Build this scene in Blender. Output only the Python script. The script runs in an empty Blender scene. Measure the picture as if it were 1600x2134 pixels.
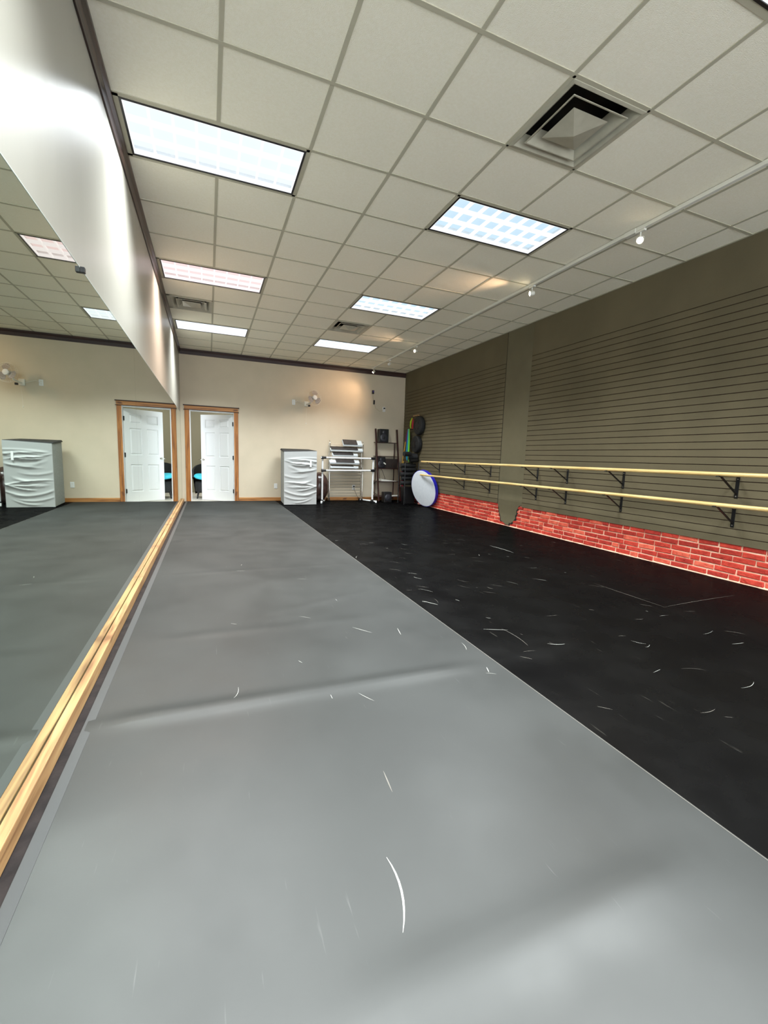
import bpy, math, random
from mathutils import Vector, Matrix
random.seed(7)
R = math.radians
SC = bpy.context.scene
COL = SC.collection

# ------------------------------------------------------------------ camera, world, exposure
H = 3.2317                      # ceiling height
T = 0.6096                      # ceiling tile
XM, XR, YB, YF = -0.03, 5.209, 8.275, -5.2   # mirror wall, slat wall, back wall, front edge of the room

cam_d = bpy.data.cameras.new('camera')
cam = bpy.data.objects.new('camera', cam_d); COL.objects.link(cam)
cam_d.sensor_fit = 'HORIZONTAL'; cam_d.sensor_width = 36.0; cam_d.lens = 905.5/1600*36.0
cam_d.clip_start = 0.02; cam_d.clip_end = 100
ya, pa, ra = 0.3851, -0.124, 0.0324
F = Vector((math.sin(ya)*math.cos(pa), math.cos(ya)*math.cos(pa), math.sin(pa)))
Rv = Vector((math.cos(ya), -math.sin(ya), 0)); U = Rv.cross(F)
R2 = Rv*math.cos(ra)+U*math.sin(ra); U2 = -Rv*math.sin(ra)+U*math.cos(ra)
M = Matrix.Identity(4)
for i in range(3):
    M[i][0] = R2[i]; M[i][1] = U2[i]; M[i][2] = -F[i]
M[0][3], M[1][3], M[2][3] = 0.5124, -2.1397, 1.0829
cam.matrix_world = M
SC.camera = cam
SC.view_settings.view_transform = 'Standard'; SC.view_settings.look = 'None'
SC.view_settings.gamma = 1.0; SC.view_settings.use_curve_mapping = False
SC.view_settings.exposure = 0.66

WORLD_STRENGTH = 3.7            # fill light added through the unbuilt rear wall behind the camera
FIX_W = 53.0                    # each fluorescent ceiling light
SPOT_W = 40.0
PANEL_E = 0.93
w = bpy.data.worlds.new('world'); SC.world = w; w.use_nodes = True
w.node_tree.nodes['Background'].inputs[0].default_value = (0.86, 0.93, 1.0, 1)
w.node_tree.nodes['Background'].inputs[1].default_value = WORLD_STRENGTH

# ------------------------------------------------------------------ colour and material helpers
def lin(c):
    return tuple(((v/255)/12.92 if v/255 <= 0.04045 else ((v/255+0.055)/1.055)**2.4) for v in c)
def base_mat(name, rgb, rough=0.5, metal=0.0, spec=0.5):
    m = bpy.data.materials.new(name); m.use_nodes = True
    b = m.node_tree.nodes['Principled BSDF']
    c = lin(rgb)
    b.inputs['Base Color'].default_value = (*c, 1)
    b.inputs['Roughness'].default_value = rough
    b.inputs['Metallic'].default_value = metal
    b.inputs['Specular IOR Level'].default_value = spec
    return m
def noisy(name, rgb_a, rgb_b, scale=8, rough=0.5, bump=0.0, stretch=(1, 1, 1), detail=4, metal=0, spec=0.5, bscale=None, lo=0.3, hi=0.7, rvar=0.0):
    m = base_mat(name, rgb_a, rough, metal, spec); nt = m.node_tree; N = nt.nodes; L = nt.links
    b = N['Principled BSDF']
    tc = N.new('ShaderNodeTexCoord'); mp = N.new('ShaderNodeMapping'); mp.inputs['Scale'].default_value = stretch
    L.new(tc.outputs['Object'], mp.inputs[0])
    n = N.new('ShaderNodeTexNoise'); n.inputs['Scale'].default_value = scale; n.inputs['Detail'].default_value = detail
    L.new(mp.outputs[0], n.inputs['Vector'])
    r = N.new('ShaderNodeValToRGB'); r.color_ramp.elements[0].position = lo; r.color_ramp.elements[1].position = hi
    r.color_ramp.elements[0].color = (*lin(rgb_a), 1); r.color_ramp.elements[1].color = (*lin(rgb_b), 1)
    L.new(n.outputs['Fac'], r.inputs[0]); L.new(r.outputs[0], b.inputs['Base Color'])
    if rvar:
        mr = N.new('ShaderNodeMapRange'); mr.inputs[3].default_value = rough-rvar; mr.inputs[4].default_value = rough+rvar
        L.new(n.outputs['Fac'], mr.inputs[0]); L.new(mr.outputs[0], b.inputs['Roughness'])
    if bump:
        n2 = N.new('ShaderNodeTexNoise'); n2.inputs['Scale'].default_value = bscale or scale*4; n2.inputs['Detail'].default_value = 3
        L.new(mp.outputs[0], n2.inputs['Vector'])
        bp = N.new('ShaderNodeBump'); bp.inputs['Strength'].default_value = bump; bp.inputs['Distance'].default_value = 0.01
        L.new(n2.outputs['Fac'], bp.inputs['Height']); L.new(bp.outputs[0], b.inputs['Normal'])
    return m
def emis(name, rgb, strength):
    m = base_mat(name, (6, 6, 6), 0.4, spec=.2); b = m.node_tree.nodes['Principled BSDF']
    b.inputs['Emission Color'].default_value = (*lin(rgb), 1); b.inputs['Emission Strength'].default_value = strength
    return m
def wood(name, dark, mid, light, axis='y', rough=0.45, scale=1.0, knots=True):
    """grain runs along the given axis"""
    m = base_mat(name, mid, rough); nt = m.node_tree; N = nt.nodes; L = nt.links; b = N['Principled BSDF']
    tc = N.new('ShaderNodeTexCoord'); mp = N.new('ShaderNodeMapping')
    s = {'x': (1.2, 22, 22), 'y': (22, 1.2, 22), 'z': (22, 22, 1.2)}[axis]
    mp.inputs['Scale'].default_value = tuple(v*scale for v in s)
    L.new(tc.outputs['Object'], mp.inputs[0])
    n = N.new('ShaderNodeTexNoise'); n.inputs['Scale'].default_value = 1.6; n.inputs['Detail'].default_value = 6; n.inputs['Distortion'].default_value = 0.6
    L.new(mp.outputs[0], n.inputs['Vector'])
    r = N.new('ShaderNodeValToRGB'); e = r.color_ramp.elements
    e[0].position = 0.25; e[0].color = (*lin(dark), 1); e[1].position = 0.75; e[1].color = (*lin(light), 1)
    k = e.new(0.5); k.color = (*lin(mid), 1)
    L.new(n.outputs['Fac'], r.inputs[0]); out = r.outputs[0]
    if knots:
        v = N.new('ShaderNodeTexNoise'); v.inputs['Scale'].default_value = 6.5*scale; v.inputs['Detail'].default_value = 2
        mp2 = N.new('ShaderNodeMapping'); s2 = {'x': (.5, 1, 1), 'y': (1, .5, 1), 'z': (1, 1, .5)}[axis]; mp2.inputs['Scale'].default_value = s2
        L.new(tc.outputs['Object'], mp2.inputs[0]); L.new(mp2.outputs[0], v.inputs['Vector'])
        kr = N.new('ShaderNodeValToRGB'); kr.color_ramp.elements[0].position = 0.66; kr.color_ramp.elements[1].position = 0.76
        kr.color_ramp.elements[0].color = (0, 0, 0, 1); kr.color_ramp.elements[1].color = (.8, .8, .8, 1)
        L.new(v.outputs['Fac'], kr.inputs[0])
        mx = N.new('ShaderNodeMixRGB'); mx.inputs[2].default_value = (*lin(dark), 1)
        L.new(kr.outputs[0], mx.inputs[0]); L.new(out, mx.inputs[1]); out = mx.outputs[0]
    L.new(out, b.inputs['Base Color'])
    return m

MT = {}
MT['tile'] = noisy('ceiling_tile', (248, 242, 222), (252, 247, 230), 60, 0.95, 0.35, detail=6, bscale=220, spec=0.1)
MT['tbar'] = base_mat('ceiling_grid_metal', (186, 181, 160), 0.6)
MT['void'] = base_mat('dark_plenum', (20, 18, 16), 0.9)
MT['back'] = noisy('cream_paint', (203, 191, 168), (209, 196, 173), 3, 0.7, 0.08, bscale=150)
MT['crown'] = wood('dark_stained_crown', (22, 8, 4), (48, 20, 10), (74, 36, 18), 'y', 0.33, knots=False)
MT['crownx'] = wood('dark_stained_crown_x', (22, 8, 4), (44, 18, 9), (66, 32, 16), 'x', 0.5, knots=False)
MT['pinez'] = wood('knotty_pine_upright', (84, 42, 14), (160, 100, 42), (190, 130, 64), 'z', 0.5)
MT['pinex'] = wood('knotty_pine_level', (84, 42, 14), (168, 112, 56), (198, 146, 84), 'x', 0.5)
MT['piney'] = wood('knotty_pine_strip', (104, 68, 38), (168, 130, 86), (190, 156, 108), 'y', 0.5)
MT['white'] = base_mat('white_enamel', (232, 234, 234), 0.35)
MT['white_plastic'] = base_mat('white_plastic', (226, 224, 214), 0.4)
MT['black'] = base_mat('black_plastic', (14, 14, 15), 0.4)
MT['blackm'] = base_mat('black_steel', (10, 11, 14), 0.35)
MT['rubber'] = noisy('black_foam', (14, 15, 16), (26, 27, 28), 30, 0.7, 0.3)
MT['steel'] = base_mat('brushed_steel', (190, 186, 178), 0.28, 1.0)
MT['chrome'] = base_mat('chrome', (215, 212, 205), 0.15, 1.0)
MT['slat'] = noisy('olive_slat_paint', (98, 90, 70), (108, 99, 77), 1.6, 0.7, 0.12, bscale=90, detail=5, spec=.2)
MT['plaster'] = noisy('olive_plaster', (98, 92, 71), (107, 100, 78), 2.5, 0.5, 0.2, bscale=14, detail=5, spec=.35)
MT['groove'] = base_mat('dark_groove', (58, 34, 22), 0.7)
MT['rail'] = wood('pale_maple_rail', (196, 158, 92), (226, 196, 132), (240, 216, 156), 'y', 0.3, knots=False)

# mirror glass
m = base_mat('mirror_silver', (212, 224, 214), 0.012, 1.0); MT['mirror'] = m
MT['mirror_edge'] = base_mat('ground_glass_edge', (206, 214, 206), 0.25)

# glossy off-white wall covering above the mirror: broad uneven sheen, streaks run down the wall
def wallcover():
    m = base_mat('glossy_offwhite_wall', (164, 162, 152), 0.26); nt = m.node_tree; N = nt.nodes; L = nt.links; b = N['Principled BSDF']
    tc = N.new('ShaderNodeTexCoord'); mp = N.new('ShaderNodeMapping'); mp.inputs['Scale'].default_value = (1, 3.2, 0.12)
    L.new(tc.outputs['Object'], mp.inputs[0])
    n = N.new('ShaderNodeTexNoise'); n.inputs['Scale'].default_value = 2.6; n.inputs['Detail'].default_value = 6; L.new(mp.outputs[0], n.inputs['Vector'])
    bp = N.new('ShaderNodeBump'); bp.inputs['Strength'].default_value = 0.10; bp.inputs['Distance'].default_value = 0.01
    L.new(n.outputs['Fac'], bp.inputs['Height']); L.new(bp.outputs[0], b.inputs['Normal'])
    mr = N.new('ShaderNodeMapRange'); mr.inputs[3].default_value = .31; mr.inputs[4].default_value = .39
    L.new(n.outputs['Fac'], mr.inputs[0]); L.new(mr.outputs[0], b.inputs['Roughness'])
    return m
MT['wallcover'] = wallcover()

def vinyl(name, a, b_, rough, scr, scr_col, gloss=.1):
    """sheet vinyl: cloudy tone, soft sheen, fine pale scuffs"""
    m = base_mat(name, a, rough); nt = m.node_tree; N = nt.nodes; L = nt.links; N.remove(N['Principled BSDF'])
    df = N.new('ShaderNodeBsdfDiffuse'); b = N.new('ShaderNodeBsdfGlossy'); b.inputs['Color'].default_value = (gloss, gloss, gloss*.98, 1)
    ad = N.new('ShaderNodeAddShader'); L.new(df.outputs[0], ad.inputs[0]); L.new(b.outputs[0], ad.inputs[1]); L.new(ad.outputs[0], N['Material Output'].inputs[0])
    tc = N.new('ShaderNodeTexCoord')
    n = N.new('ShaderNodeTexNoise'); n.inputs['Scale'].default_value = 1.1; n.inputs['Detail'].default_value = 5; L.new(tc.outputs['Object'], n.inputs['Vector'])
    r = N.new('ShaderNodeValToRGB'); r.color_ramp.elements[0].position = .3; r.color_ramp.elements[1].position = .7
    r.color_ramp.elements[0].color = (*lin(a), 1); r.color_ramp.elements[1].color = (*lin(b_), 1); L.new(n.outputs['Fac'], r.inputs[0])
    out = r.outputs[0]
    for k, (ang, sx, sy, thr) in enumerate(((0.5, 5.0, 0.8, .745), (-0.9, 6.0, .9, .75), (1.3, 9.0, 1.3, .76))):
        mp = N.new('ShaderNodeMapping'); mp.inputs['Rotation'].default_value = (0, 0, ang); mp.inputs['Scale'].default_value = (sx*4, sy*2, 1)
        mp.inputs['Location'].default_value = (k*3.1, k*1.7, 0)
        L.new(tc.outputs['Object'], mp.inputs[0])
        v = N.new('ShaderNodeTexNoise'); v.inputs['Scale'].default_value = 2.2; v.inputs['Detail'].default_value = 3; L.new(mp.outputs[0], v.inputs['Vector'])
        kr = N.new('ShaderNodeValToRGB'); kr.color_ramp.elements[0].position = thr-.03; kr.color_ramp.elements[1].position = thr+.06
        kr.color_ramp.elements[0].color = (0, 0, 0, 1); kr.color_ramp.elements[1].color = (scr, scr, scr, 1); L.new(v.outputs['Fac'], kr.inputs[0])
        mx = N.new('ShaderNodeMixRGB'); mx.inputs[2].default_value = (*lin(scr_col), 1)
        L.new(kr.outputs[0], mx.inputs[0]); L.new(out, mx.inputs[1]); out = mx.outputs[0]
    L.new(out, df.inputs['Color'])
    mr = N.new('ShaderNodeMapRange'); mr.inputs[1].default_value = .3; mr.inputs[2].default_value = .7
    mr.inputs[3].default_value = rough-.04; mr.inputs[4].default_value = rough+.05
    n3 = N.new('ShaderNodeTexNoise'); n3.inputs['Scale'].default_value = 3.5; n3.inputs['Detail'].default_value = 6; L.new(tc.outputs['Object'], n3.inputs['Vector'])
    L.new(n3.outputs['Fac'], mr.inputs[0]); L.new(mr.outputs[0], b.inputs['Roughness'])
    n2 = N.new('ShaderNodeTexNoise'); n2.inputs['Scale'].default_value = 1.7; n2.inputs['Detail'].default_value = 3; L.new(tc.outputs['Object'], n2.inputs['Vector'])
    bp = N.new('ShaderNodeBump'); bp.inputs['Strength'].default_value = .25; bp.inputs['Distance'].default_value = .01
    L.new(n2.outputs['Fac'], bp.inputs['Height']); L.new(bp.outputs[0], b.inputs['Normal']); L.new(bp.outputs[0], df.inputs['Normal'])
    return m
MT['vinyl_grey'] = vinyl('grey_sheet_vinyl', (30, 32, 31), (44, 46, 45), .46, .25, (120, 122, 118), .062)
MT['vinyl_black'] = vinyl('black_sheet_vinyl', (4, 4, 5), (9, 9, 9), .27, .5, (74, 72, 66), .038)
MT['scuff'] = base_mat('pale_scuff', (182, 184, 176), .5)
MT['scuff_dim_and_glint'] = base_mat('dim_scuff_and_seam_glint', (110, 106, 98), .5)
MT['tape'] = base_mat('clear_floor_tape', (70, 71, 71), .5, spec=.25)
MT['under'] = noisy('dark_subfloor', (20, 17, 18), (42, 36, 35), 9, .65, .2, spec=.2)

# ------------------------------------------------------------------ mesh builder
class MB:
    def __init__(s): s.v = []; s.f = []; s.mi = []
    def add(s, vs, fs, mi=0):
        o = len(s.v); s.v += [tuple(p) for p in vs]
        for f in fs: s.f.append(tuple(o+i for i in f)); s.mi.append(mi)
        return s
    def box(s, x0, x1, y0, y1, z0, z1, mi=0):
        vs = [(x, y, z) for z in (z0, z1) for y in (y0, y1) for x in (x0, x1)]
        return s.add(vs, [(0, 2, 3, 1), (4, 5, 7, 6), (0, 1, 5, 4), (2, 6, 7, 3), (0, 4, 6, 2), (1, 3, 7, 5)], mi)
    def obox(s, c, ax, hs, mi=0):
        c = Vector(c); A = [Vector(a).normalized() for a in ax]
        vs = [c+A[0]*hs[0]*i+A[1]*hs[1]*j+A[2]*hs[2]*k for k in (-1, 1) for j in (-1, 1) for i in (-1, 1)]
        return s.add(vs, [(0, 2, 3, 1), (4, 5, 7, 6), (0, 1, 5, 4), (2, 6, 7, 3), (0, 4, 6, 2), (1, 3, 7, 5)], mi)
    def tube(s, path, r, n=10, mi=0, closed=False):
        P = [Vector(p) for p in path]; rs = r if isinstance(r, (list, tuple)) else [r]*len(P)
        rings = []; prev = None
        for i, p in enumerate(P):
            if closed: d = P[(i+1) % len(P)]-P[i-1]
            else: d = P[min(i+1, len(P)-1)]-P[max(i-1, 0)]
            d.normalize()
            if prev is None:
                a = d.orthogonal().normalized()
            else:
                a = (prev-d*prev.dot(d))
                a = a.normalized() if a.length > 1e-6 else d.orthogonal().normalized()
            prev = a; b = d.cross(a)
            rings.append([p+(a*math.cos(2*math.pi*k/n)+b*math.sin(2*math.pi*k/n))*rs[i] for k in range(n)])
        vs = [q for ring in rings for q in ring]; fs = []
        m = len(P)
        for i in range(m if closed else m-1):
            j = (i+1) % m
            for k in range(n): fs.append((i*n+k, i*n+(k+1) % n, j*n+(k+1) % n, j*n+k))
        if not closed: fs.append(tuple(range(n))[::-1]); fs.append(tuple((m-1)*n+k for k in range(n)))
        return s.add(vs, fs, mi)
    def cyl(s, p0, p1, r0, r1=None, n=24, mi=0): return s.tube([p0, p1], [r0, r0 if r1 is None else r1], n, mi)
    def lathe(s, prof, c, axis=(0, 0, 1), n=40, mi=0):
        """prof: list of (radius, height along the axis)"""
        c = Vector(c); A = Vector(axis).normalized(); a = A.orthogonal().normalized(); b = A.cross(a)
        vs = []; fs = []
        for r, h in prof:
            for k in range(n):
                t = 2*math.pi*k/n; vs.append(c+A*h+(a*math.cos(t)+b*math.sin(t))*max(r, 1e-5))
        for i in range(len(prof)-1):
            for k in range(n): fs.append((i*n+k, i*n+(k+1) % n, (i+1)*n+(k+1) % n, (i+1)*n+k))
        fs.append(tuple(range(n))[::-1]); fs.append(tuple((len(prof)-1)*n+k for k in range(n)))
        return s.add(vs, fs, mi)
    def prism(s, poly, axis, a0, a1, mi=0):
        """poly of 2D points swept along axis x/y/z"""
        n = len(poly)
        def P(u, v, a): return {'x': (a, u, v), 'y': (u, a, v), 'z': (u, v, a)}[axis]
        vs = [P(u, v, a0) for u, v in poly]+[P(u, v, a1) for u, v in poly]
        fs = [tuple(range(n)), tuple(range(2*n-1, n-1, -1))]+[(i, i+n, (i+1) % n+n, (i+1) % n) for i in range(n)]
        return s.add(vs, fs, mi)
    def build(s, name, mats, parent=None, smooth=False, bevel=0.0, seg=2, world=True, origin=None, sub=0):
        me = bpy.data.meshes.new(name)
        mats = mats if isinstance(mats, (list, tuple)) else [mats]
        off = Vector((0, 0, 0))
        o = bpy.data.objects.new(name, me); COL.objects.link(o)
        if parent is not None:
            o.parent = parent
            if world:
                q = parent
                while q is not None: off += q.location; q = q.parent
        else:
            if origin is None:
                xs = [p[0] for p in s.v]; ys = [p[1] for p in s.v]; zs = [p[2] for p in s.v]
                origin = ((min(xs)+max(xs))/2, (min(ys)+max(ys))/2, min(zs))
            off = Vector(origin); o.location = off
        me.from_pydata([tuple(Vector(p)-off) for p in s.v], [], s.f)
        for m in mats: me.materials.append(MT[m] if isinstance(m, str) else m)
        for p, mi in zip(me.polygons, s.mi): p.material_index = mi; p.use_smooth = smooth
        me.update()
        import bmesh
        bm = bmesh.new(); bm.from_mesh(me); bmesh.ops.recalc_face_normals(bm, faces=bm.faces); bm.to_mesh(me); bm.free()
        if bevel:
            b = o.modifiers.new('bevel', 'BEVEL'); b.width = bevel; b.segments = seg; b.limit_method = 'ANGLE'; b.angle_limit = R(40)
        if sub:
            b = o.modifiers.new('sub', 'SUBSURF'); b.levels = sub; b.render_levels = sub
        if smooth:
            try: me.set_sharp_from_angle(angle=R(42))
            except Exception: pass
        return o
def tag(o, label, cat=None, group=None, kind=None):
    if label: o['label'] = label
    if cat: o['category'] = cat
    if group: o['group'] = group
    if kind: o['kind'] = kind
    return o
def thing(name, loc, label, cat, group=None, rot=(0, 0, 0), kind=None):
    o = bpy.data.objects.new(name, None); COL.objects.link(o); o.location = loc; o.rotation_euler = rot; o.empty_display_size = .05
    return tag(o, label, cat, group, kind)
def copy_tree(o, parent=None):
    kids = [c for c in bpy.data.objects if c.parent == o]
    c = o.copy(); COL.objects.link(c); c.parent = parent
    for k in kids: copy_tree(k, c)
    return c
def arc(c, r, a0, a1, n, plane='yz'):
    out = []
    for i in range(n+1):
        t = a0+(a1-a0)*i/n; u, v = r*math.cos(t), r*math.sin(t)
        out.append({'yz': (c[0], c[1]+u, c[2]+v), 'xz': (c[0]+u, c[1], c[2]+v), 'xy': (c[0]+u, c[1]+v, c[2])}[plane])
    return out
def sag(p0, p1, d, n=10, side=(0, 0, 0)):
    p0 = Vector(p0); p1 = Vector(p1)
    return [p0.lerp(p1, i/n)+Vector((side[0], side[1], side[2]-d))*(4*(i/n)*(1-i/n)) for i in range(n+1)]

# ------------------------------------------------------------------ the room
tag(MB().box(XM-.4, XR+.4, YF, YB+.02, -.12, -.006).build('floor', 'under'), 'dark bare floor showing as a thin strip beside the mirror ledge', 'floor', kind='structure')

# vinyl dance floor sheets lying on the floor
def sheet(name, x0, x1, y0, y1, top, mat, ridges, label, scuffs=(), extra='scuff'):
    nx, ny = 24, int((y1-y0)/.03); mb = MB(); vs = []; fs = []
    def hgt(x, y):
        z = top
        for (yc, slope, xa, xb, amp, wd) in ridges:
            yy = y-(yc+slope*(x-xa))
            fx = max(0, min(1, (x-xa)/.25+.4))*max(0, min(1, (xb-x)/.3))
            z += amp*fx*math.exp(-(yy/wd)**2)
        return z
    for j in range(ny+1):
        for i in range(nx+1):
            x = x0+(x1-x0)*i/nx; y = y0+(y1-y0)*j/ny; vs.append((x, y, hgt(x, y)))
    for j in range(ny):
        for i in range(nx): a = j*(nx+1)+i; fs.append((a, a+1, a+nx+2, a+nx+1))
    nb = len(vs)
    mb.add(vs, fs)
    rim = [i for i in range(nx+1)]+[j*(nx+1)+nx for j in range(1, ny+1)]+[ny*(nx+1)+i for i in range(nx-1, -1, -1)]+[j*(nx+1) for j in range(ny-1, 0, -1)]
    low = [(vs[i][0], vs[i][1], -.004) for i in rim]
    o = len(mb.v); mb.v += low; n = len(rim)
    for k in range(n): mb.f.append((rim[k], rim[(k+1) % n], o+(k+1) % n, o+k)); mb.mi.append(0)
    mb.f.append(tuple(o+k for k in range(n))[::-1]); mb.mi.append(0)
    for pts, wd, mi in scuffs:      # thin pale marks worn into the surface, plus the painted seam highlight
        L_, R_ = [], []
        m = len(pts)
        for i, (px, py) in enumerate(pts):
            q0 = pts[max(0, i-1)]; q1 = pts[min(m-1, i+1)]; d = Vector((q1[0]-q0[0], q1[1]-q0[1])).normalized(); nn = Vector((-d.y, d.x))
            ww = wd*(math.sin(math.pi*(i+.25)/(m-.5))**.7)
            z = hgt(px, py)+.0006
            L_.append((px+nn.x*ww, py+nn.y*ww, z)); R_.append((px-nn.x*ww, py-nn.y*ww, z))
        mb.add(L_+R_, [(i, i+1, m+i+1, m+i) for i in range(m-1)], mi)
    return tag(mb.build(name, [mat, 'scuff', 'scuff_dim_and_glint'], smooth=True), label, 'dance floor')
def curve(p0, p1, bend=0.0, n=8):
    dx, dy = p1[0]-p0[0], p1[1]-p0[1]
    return [(p0[0]+dx*i/n-dy*bend*4*(i/n)*(1-i/n), p0[1]+dy*i/n+dx*bend*4*(i/n)*(1-i/n)) for i in range(n+1)]
S1 = 1.952
sc_l = [(curve((.946, -1.17), (.909, -1.36), .10), .0028, 1), (curve((1.060, -.86), (1.052, -.96), 0), .002, 2),
        (curve((1.35, .40), (1.44, .28)), .0015, 1), (curve((1.62, .3), (1.60, .2)), .0015, 1), (curve((1.86, -.33), (1.84, -.38)), .002, 1)]
sc_l.append(([(S1-.006, -4.6+12.6*i/60) for i in range(61)], .0016, 2))  # highlight on the sheet's edge, painted as a pale ribbon along the seam
for k in range(12):
    x = random.uniform(.5, 1.9); y = random.uniform(-.6, 3.5); a = random.uniform(0, 3.1); l = random.uniform(.03, .12)
    sc_l.append((curve((x, y), (x+l*math.cos(a), y+l*math.sin(a)), random.uniform(-.1, .1)), .0009, 1))
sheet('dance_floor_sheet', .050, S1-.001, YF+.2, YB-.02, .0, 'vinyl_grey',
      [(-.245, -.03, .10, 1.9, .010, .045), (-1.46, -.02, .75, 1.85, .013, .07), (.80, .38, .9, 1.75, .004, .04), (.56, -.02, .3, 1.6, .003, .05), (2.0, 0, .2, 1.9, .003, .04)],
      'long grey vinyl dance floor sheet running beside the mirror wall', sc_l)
sc_r = [(curve((2.272, .091), (2.263, -.175), .06), .0013, 2), (curve((2.15, .12), (2.30, .06), .0), .0012, 1), (curve((2.023, .742), (2.095, .629)), .0022, 1),
        (curve((3.87, 2.469), (3.898, 2.025), .04), .003, 1), (curve((3.785, .744), (3.79, .06), .0), .0016, 2), (curve((3.80, .07), (4.72, .10), .01), .0014, 2)]
for k in range(95):
    x = random.uniform(1.98, 3.9) if k < 75 else random.uniform(1.98, 5.0); y = random.uniform(-1.2, 3.2) if k < 75 else random.uniform(2, 6)
    a = random.gauss(-.75, .5); l = random.uniform(.02, .14)
    sc_r.append((curve((x, y), (x+l*math.cos(a), y+l*math.sin(a)), random.uniform(-.12, .12)), random.uniform(.0005, .0013), random.choice((1, 2, 2))))
sheet('dance_floor_sheet', S1+.001, XR+.004, YF+.2, YB-.02, -.001, 'vinyl_black',
      [(-.27, .05, 2.0, 2.9, .004, .05), (2.1, 0, 2.2, 4.0, .003, .05)],
      'wide black scuffed vinyl dance floor sheet running beside the brick and slat wall', sc_r)
# tape over the edge of the grey sheet (its own strip)
tag(MB().box(.040, .074, YF+.2, YB-.03, -.004, .0012).build('floor_tape', 'tape'), 'clear tape strip along the edge of the grey dance floor beside the mirror ledge', 'tape')

# ceiling: lay-in tiles on a T-bar grid, with openings for lights and vents
rows = list(range(-8, 14)); cols = list(range(0, 9))
LIGHTS = [(c, r) for r in (-6, -2, 2, 6, 10) for c in (0, 4)]
VENTS = [(4, 0), (0, 8), (4, 8)]
holes = set()
for c, r in LIGHTS: holes |= {(c, r), (c+1, r)}
for v in VENTS: holes.add(v)
cl = MB()
for r in rows:
    for c in cols:
        if (c, r) in holes: continue
        x0 = c*T if c else XM-.02; x1 = min((c+1)*T, XR+.02); y0 = r*T; y1 = min((r+1)*T, YB+.02)
        cl.box(x0+.004, x1-.004, y0+.004, y1-.004, H+.004, H+.02, 0)
for c in range(1, 9):
    segs = []; y = rows[0]*T
    for r in rows:
        if (c-1, r) in holes and (c, r) in holes and any(c == lc+1 and r == lr for lc, lr in LIGHTS): continue
        cl.box(c*T-.012, c*T+.012, r*T, min((r+1)*T, YB+.01), H, H+.03, 1)
for r in rows: cl.box(XM, XR, r*T-.012, r*T+.012, H-.0005, H+.03, 1)
for c, r in VENTS:
    a0, a1, b0, b1 = c*T, (c+1)*T, r*T, (r+1)*T; g = .034 if c == 0 else .017
    cl.box(a0 if c else XM, a0+g+(.016 if c == 0 else 0), b0, b1, H-.0006, H+.004, 1).box(a1-.017, a1, b0, b1, H-.0006, H+.004, 1).box(a0, a1, b0, b0+g, H-.0006, H+.004, 1).box(a0, a1, b1-g, b1, H-.0006, H+.004, 1)
for c, r in LIGHTS:
    a0, a1, b0, b1 = c*T, (c+2)*T, r*T, (r+1)*T; g = .024
    cl.box(a0 if c else XM, a0+g+(.010 if c == 0 else 0), b0, b1, H-.0008, H+.004, 1).box(a1-g, a1, b0, b1, H-.0008, H+.004, 1).box(a0, a1, b0, b0+g, H-.0008, H+.004, 1).box(a0, a1, b1-g, b1, H-.0008, H+.004, 1)
cl.box(XM, XM+.02+.01, rows[0]*T, YB, H, H+.02, 1); cl.box(XR-.022, XR+.02, rows[0]*T, YB, H, H+.02, 1)
cl.box(XM-.3, XR+.3, rows[0]*T, YB+.02, H+.20, H+.24, 2)
cl.box(XM-.3, XM, rows[0]*T, YB, H, H+.22, 2); cl.box(XR, XR+.3, rows[0]*T, YB, H, H+.22, 2)
tag(cl.build('ceiling', ['tile', 'tbar', 'void']), 'suspended ceiling of square off-white tiles on a metal grid', 'ceiling', kind='structure')

# left wall, back wall with doorway, right wall
tag(MB().box(XM-.16, XM, YF, YB+.15, 1.921, H+.02).box(XM-.16, XM-.012, YF, YB+.15, -.1, 1.921).build('wall_left', 'wallcover'), 'glossy off-white wall above the long mirror', 'wall', kind='structure')
DX0, DX1, DZ = .155, 1.052, 1.955
bw = MB().box(XM, DX0-.02, YB, YB+.13, -.1, H).box(DX1+.02, XR+.2, YB, YB+.13, -.1, H).box(DX0-.02, DX1+.02, YB, YB+.13, DZ+.02, H)
tag(bw.build('wall_back', 'back'), 'cream painted back wall with the doorway', 'wall', kind='structure')

# crown mouldings
def crown_prof(o, s, ztop, h, d):
    return [(o, ztop), (o+s*d, ztop), (o+s*d, ztop-h*.22), (o+s*d*.55, ztop-h*.45), (o+s*d*.42, ztop-h*.8), (o+s*d*.3, ztop-h), (o, ztop-h)]
tag(MB().prism(crown_prof(XM, 1, H, .118, .034), 'y', YF, YB).build('trim_1', 'crown', bevel=.002), 'dark stained crown moulding along the top of the mirror wall', 'moulding', kind='structure')
tag(MB().prism(crown_prof(YB, -1, H-.002, .112, .026), 'x', XM+.02, XR-.001).build('trim_2', 'crownx', bevel=.002), 'dark stained crown moulding along the top of the cream back wall', 'moulding', kind='structure')
# baseboards on the back wall
tag(MB().box(1.145, XR-.02, YB-.016, YB, -.003, .078).build('baseboard_back', 'pinex', bevel=.003), 'pine baseboard along the cream back wall', 'baseboard', kind='structure')

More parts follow.
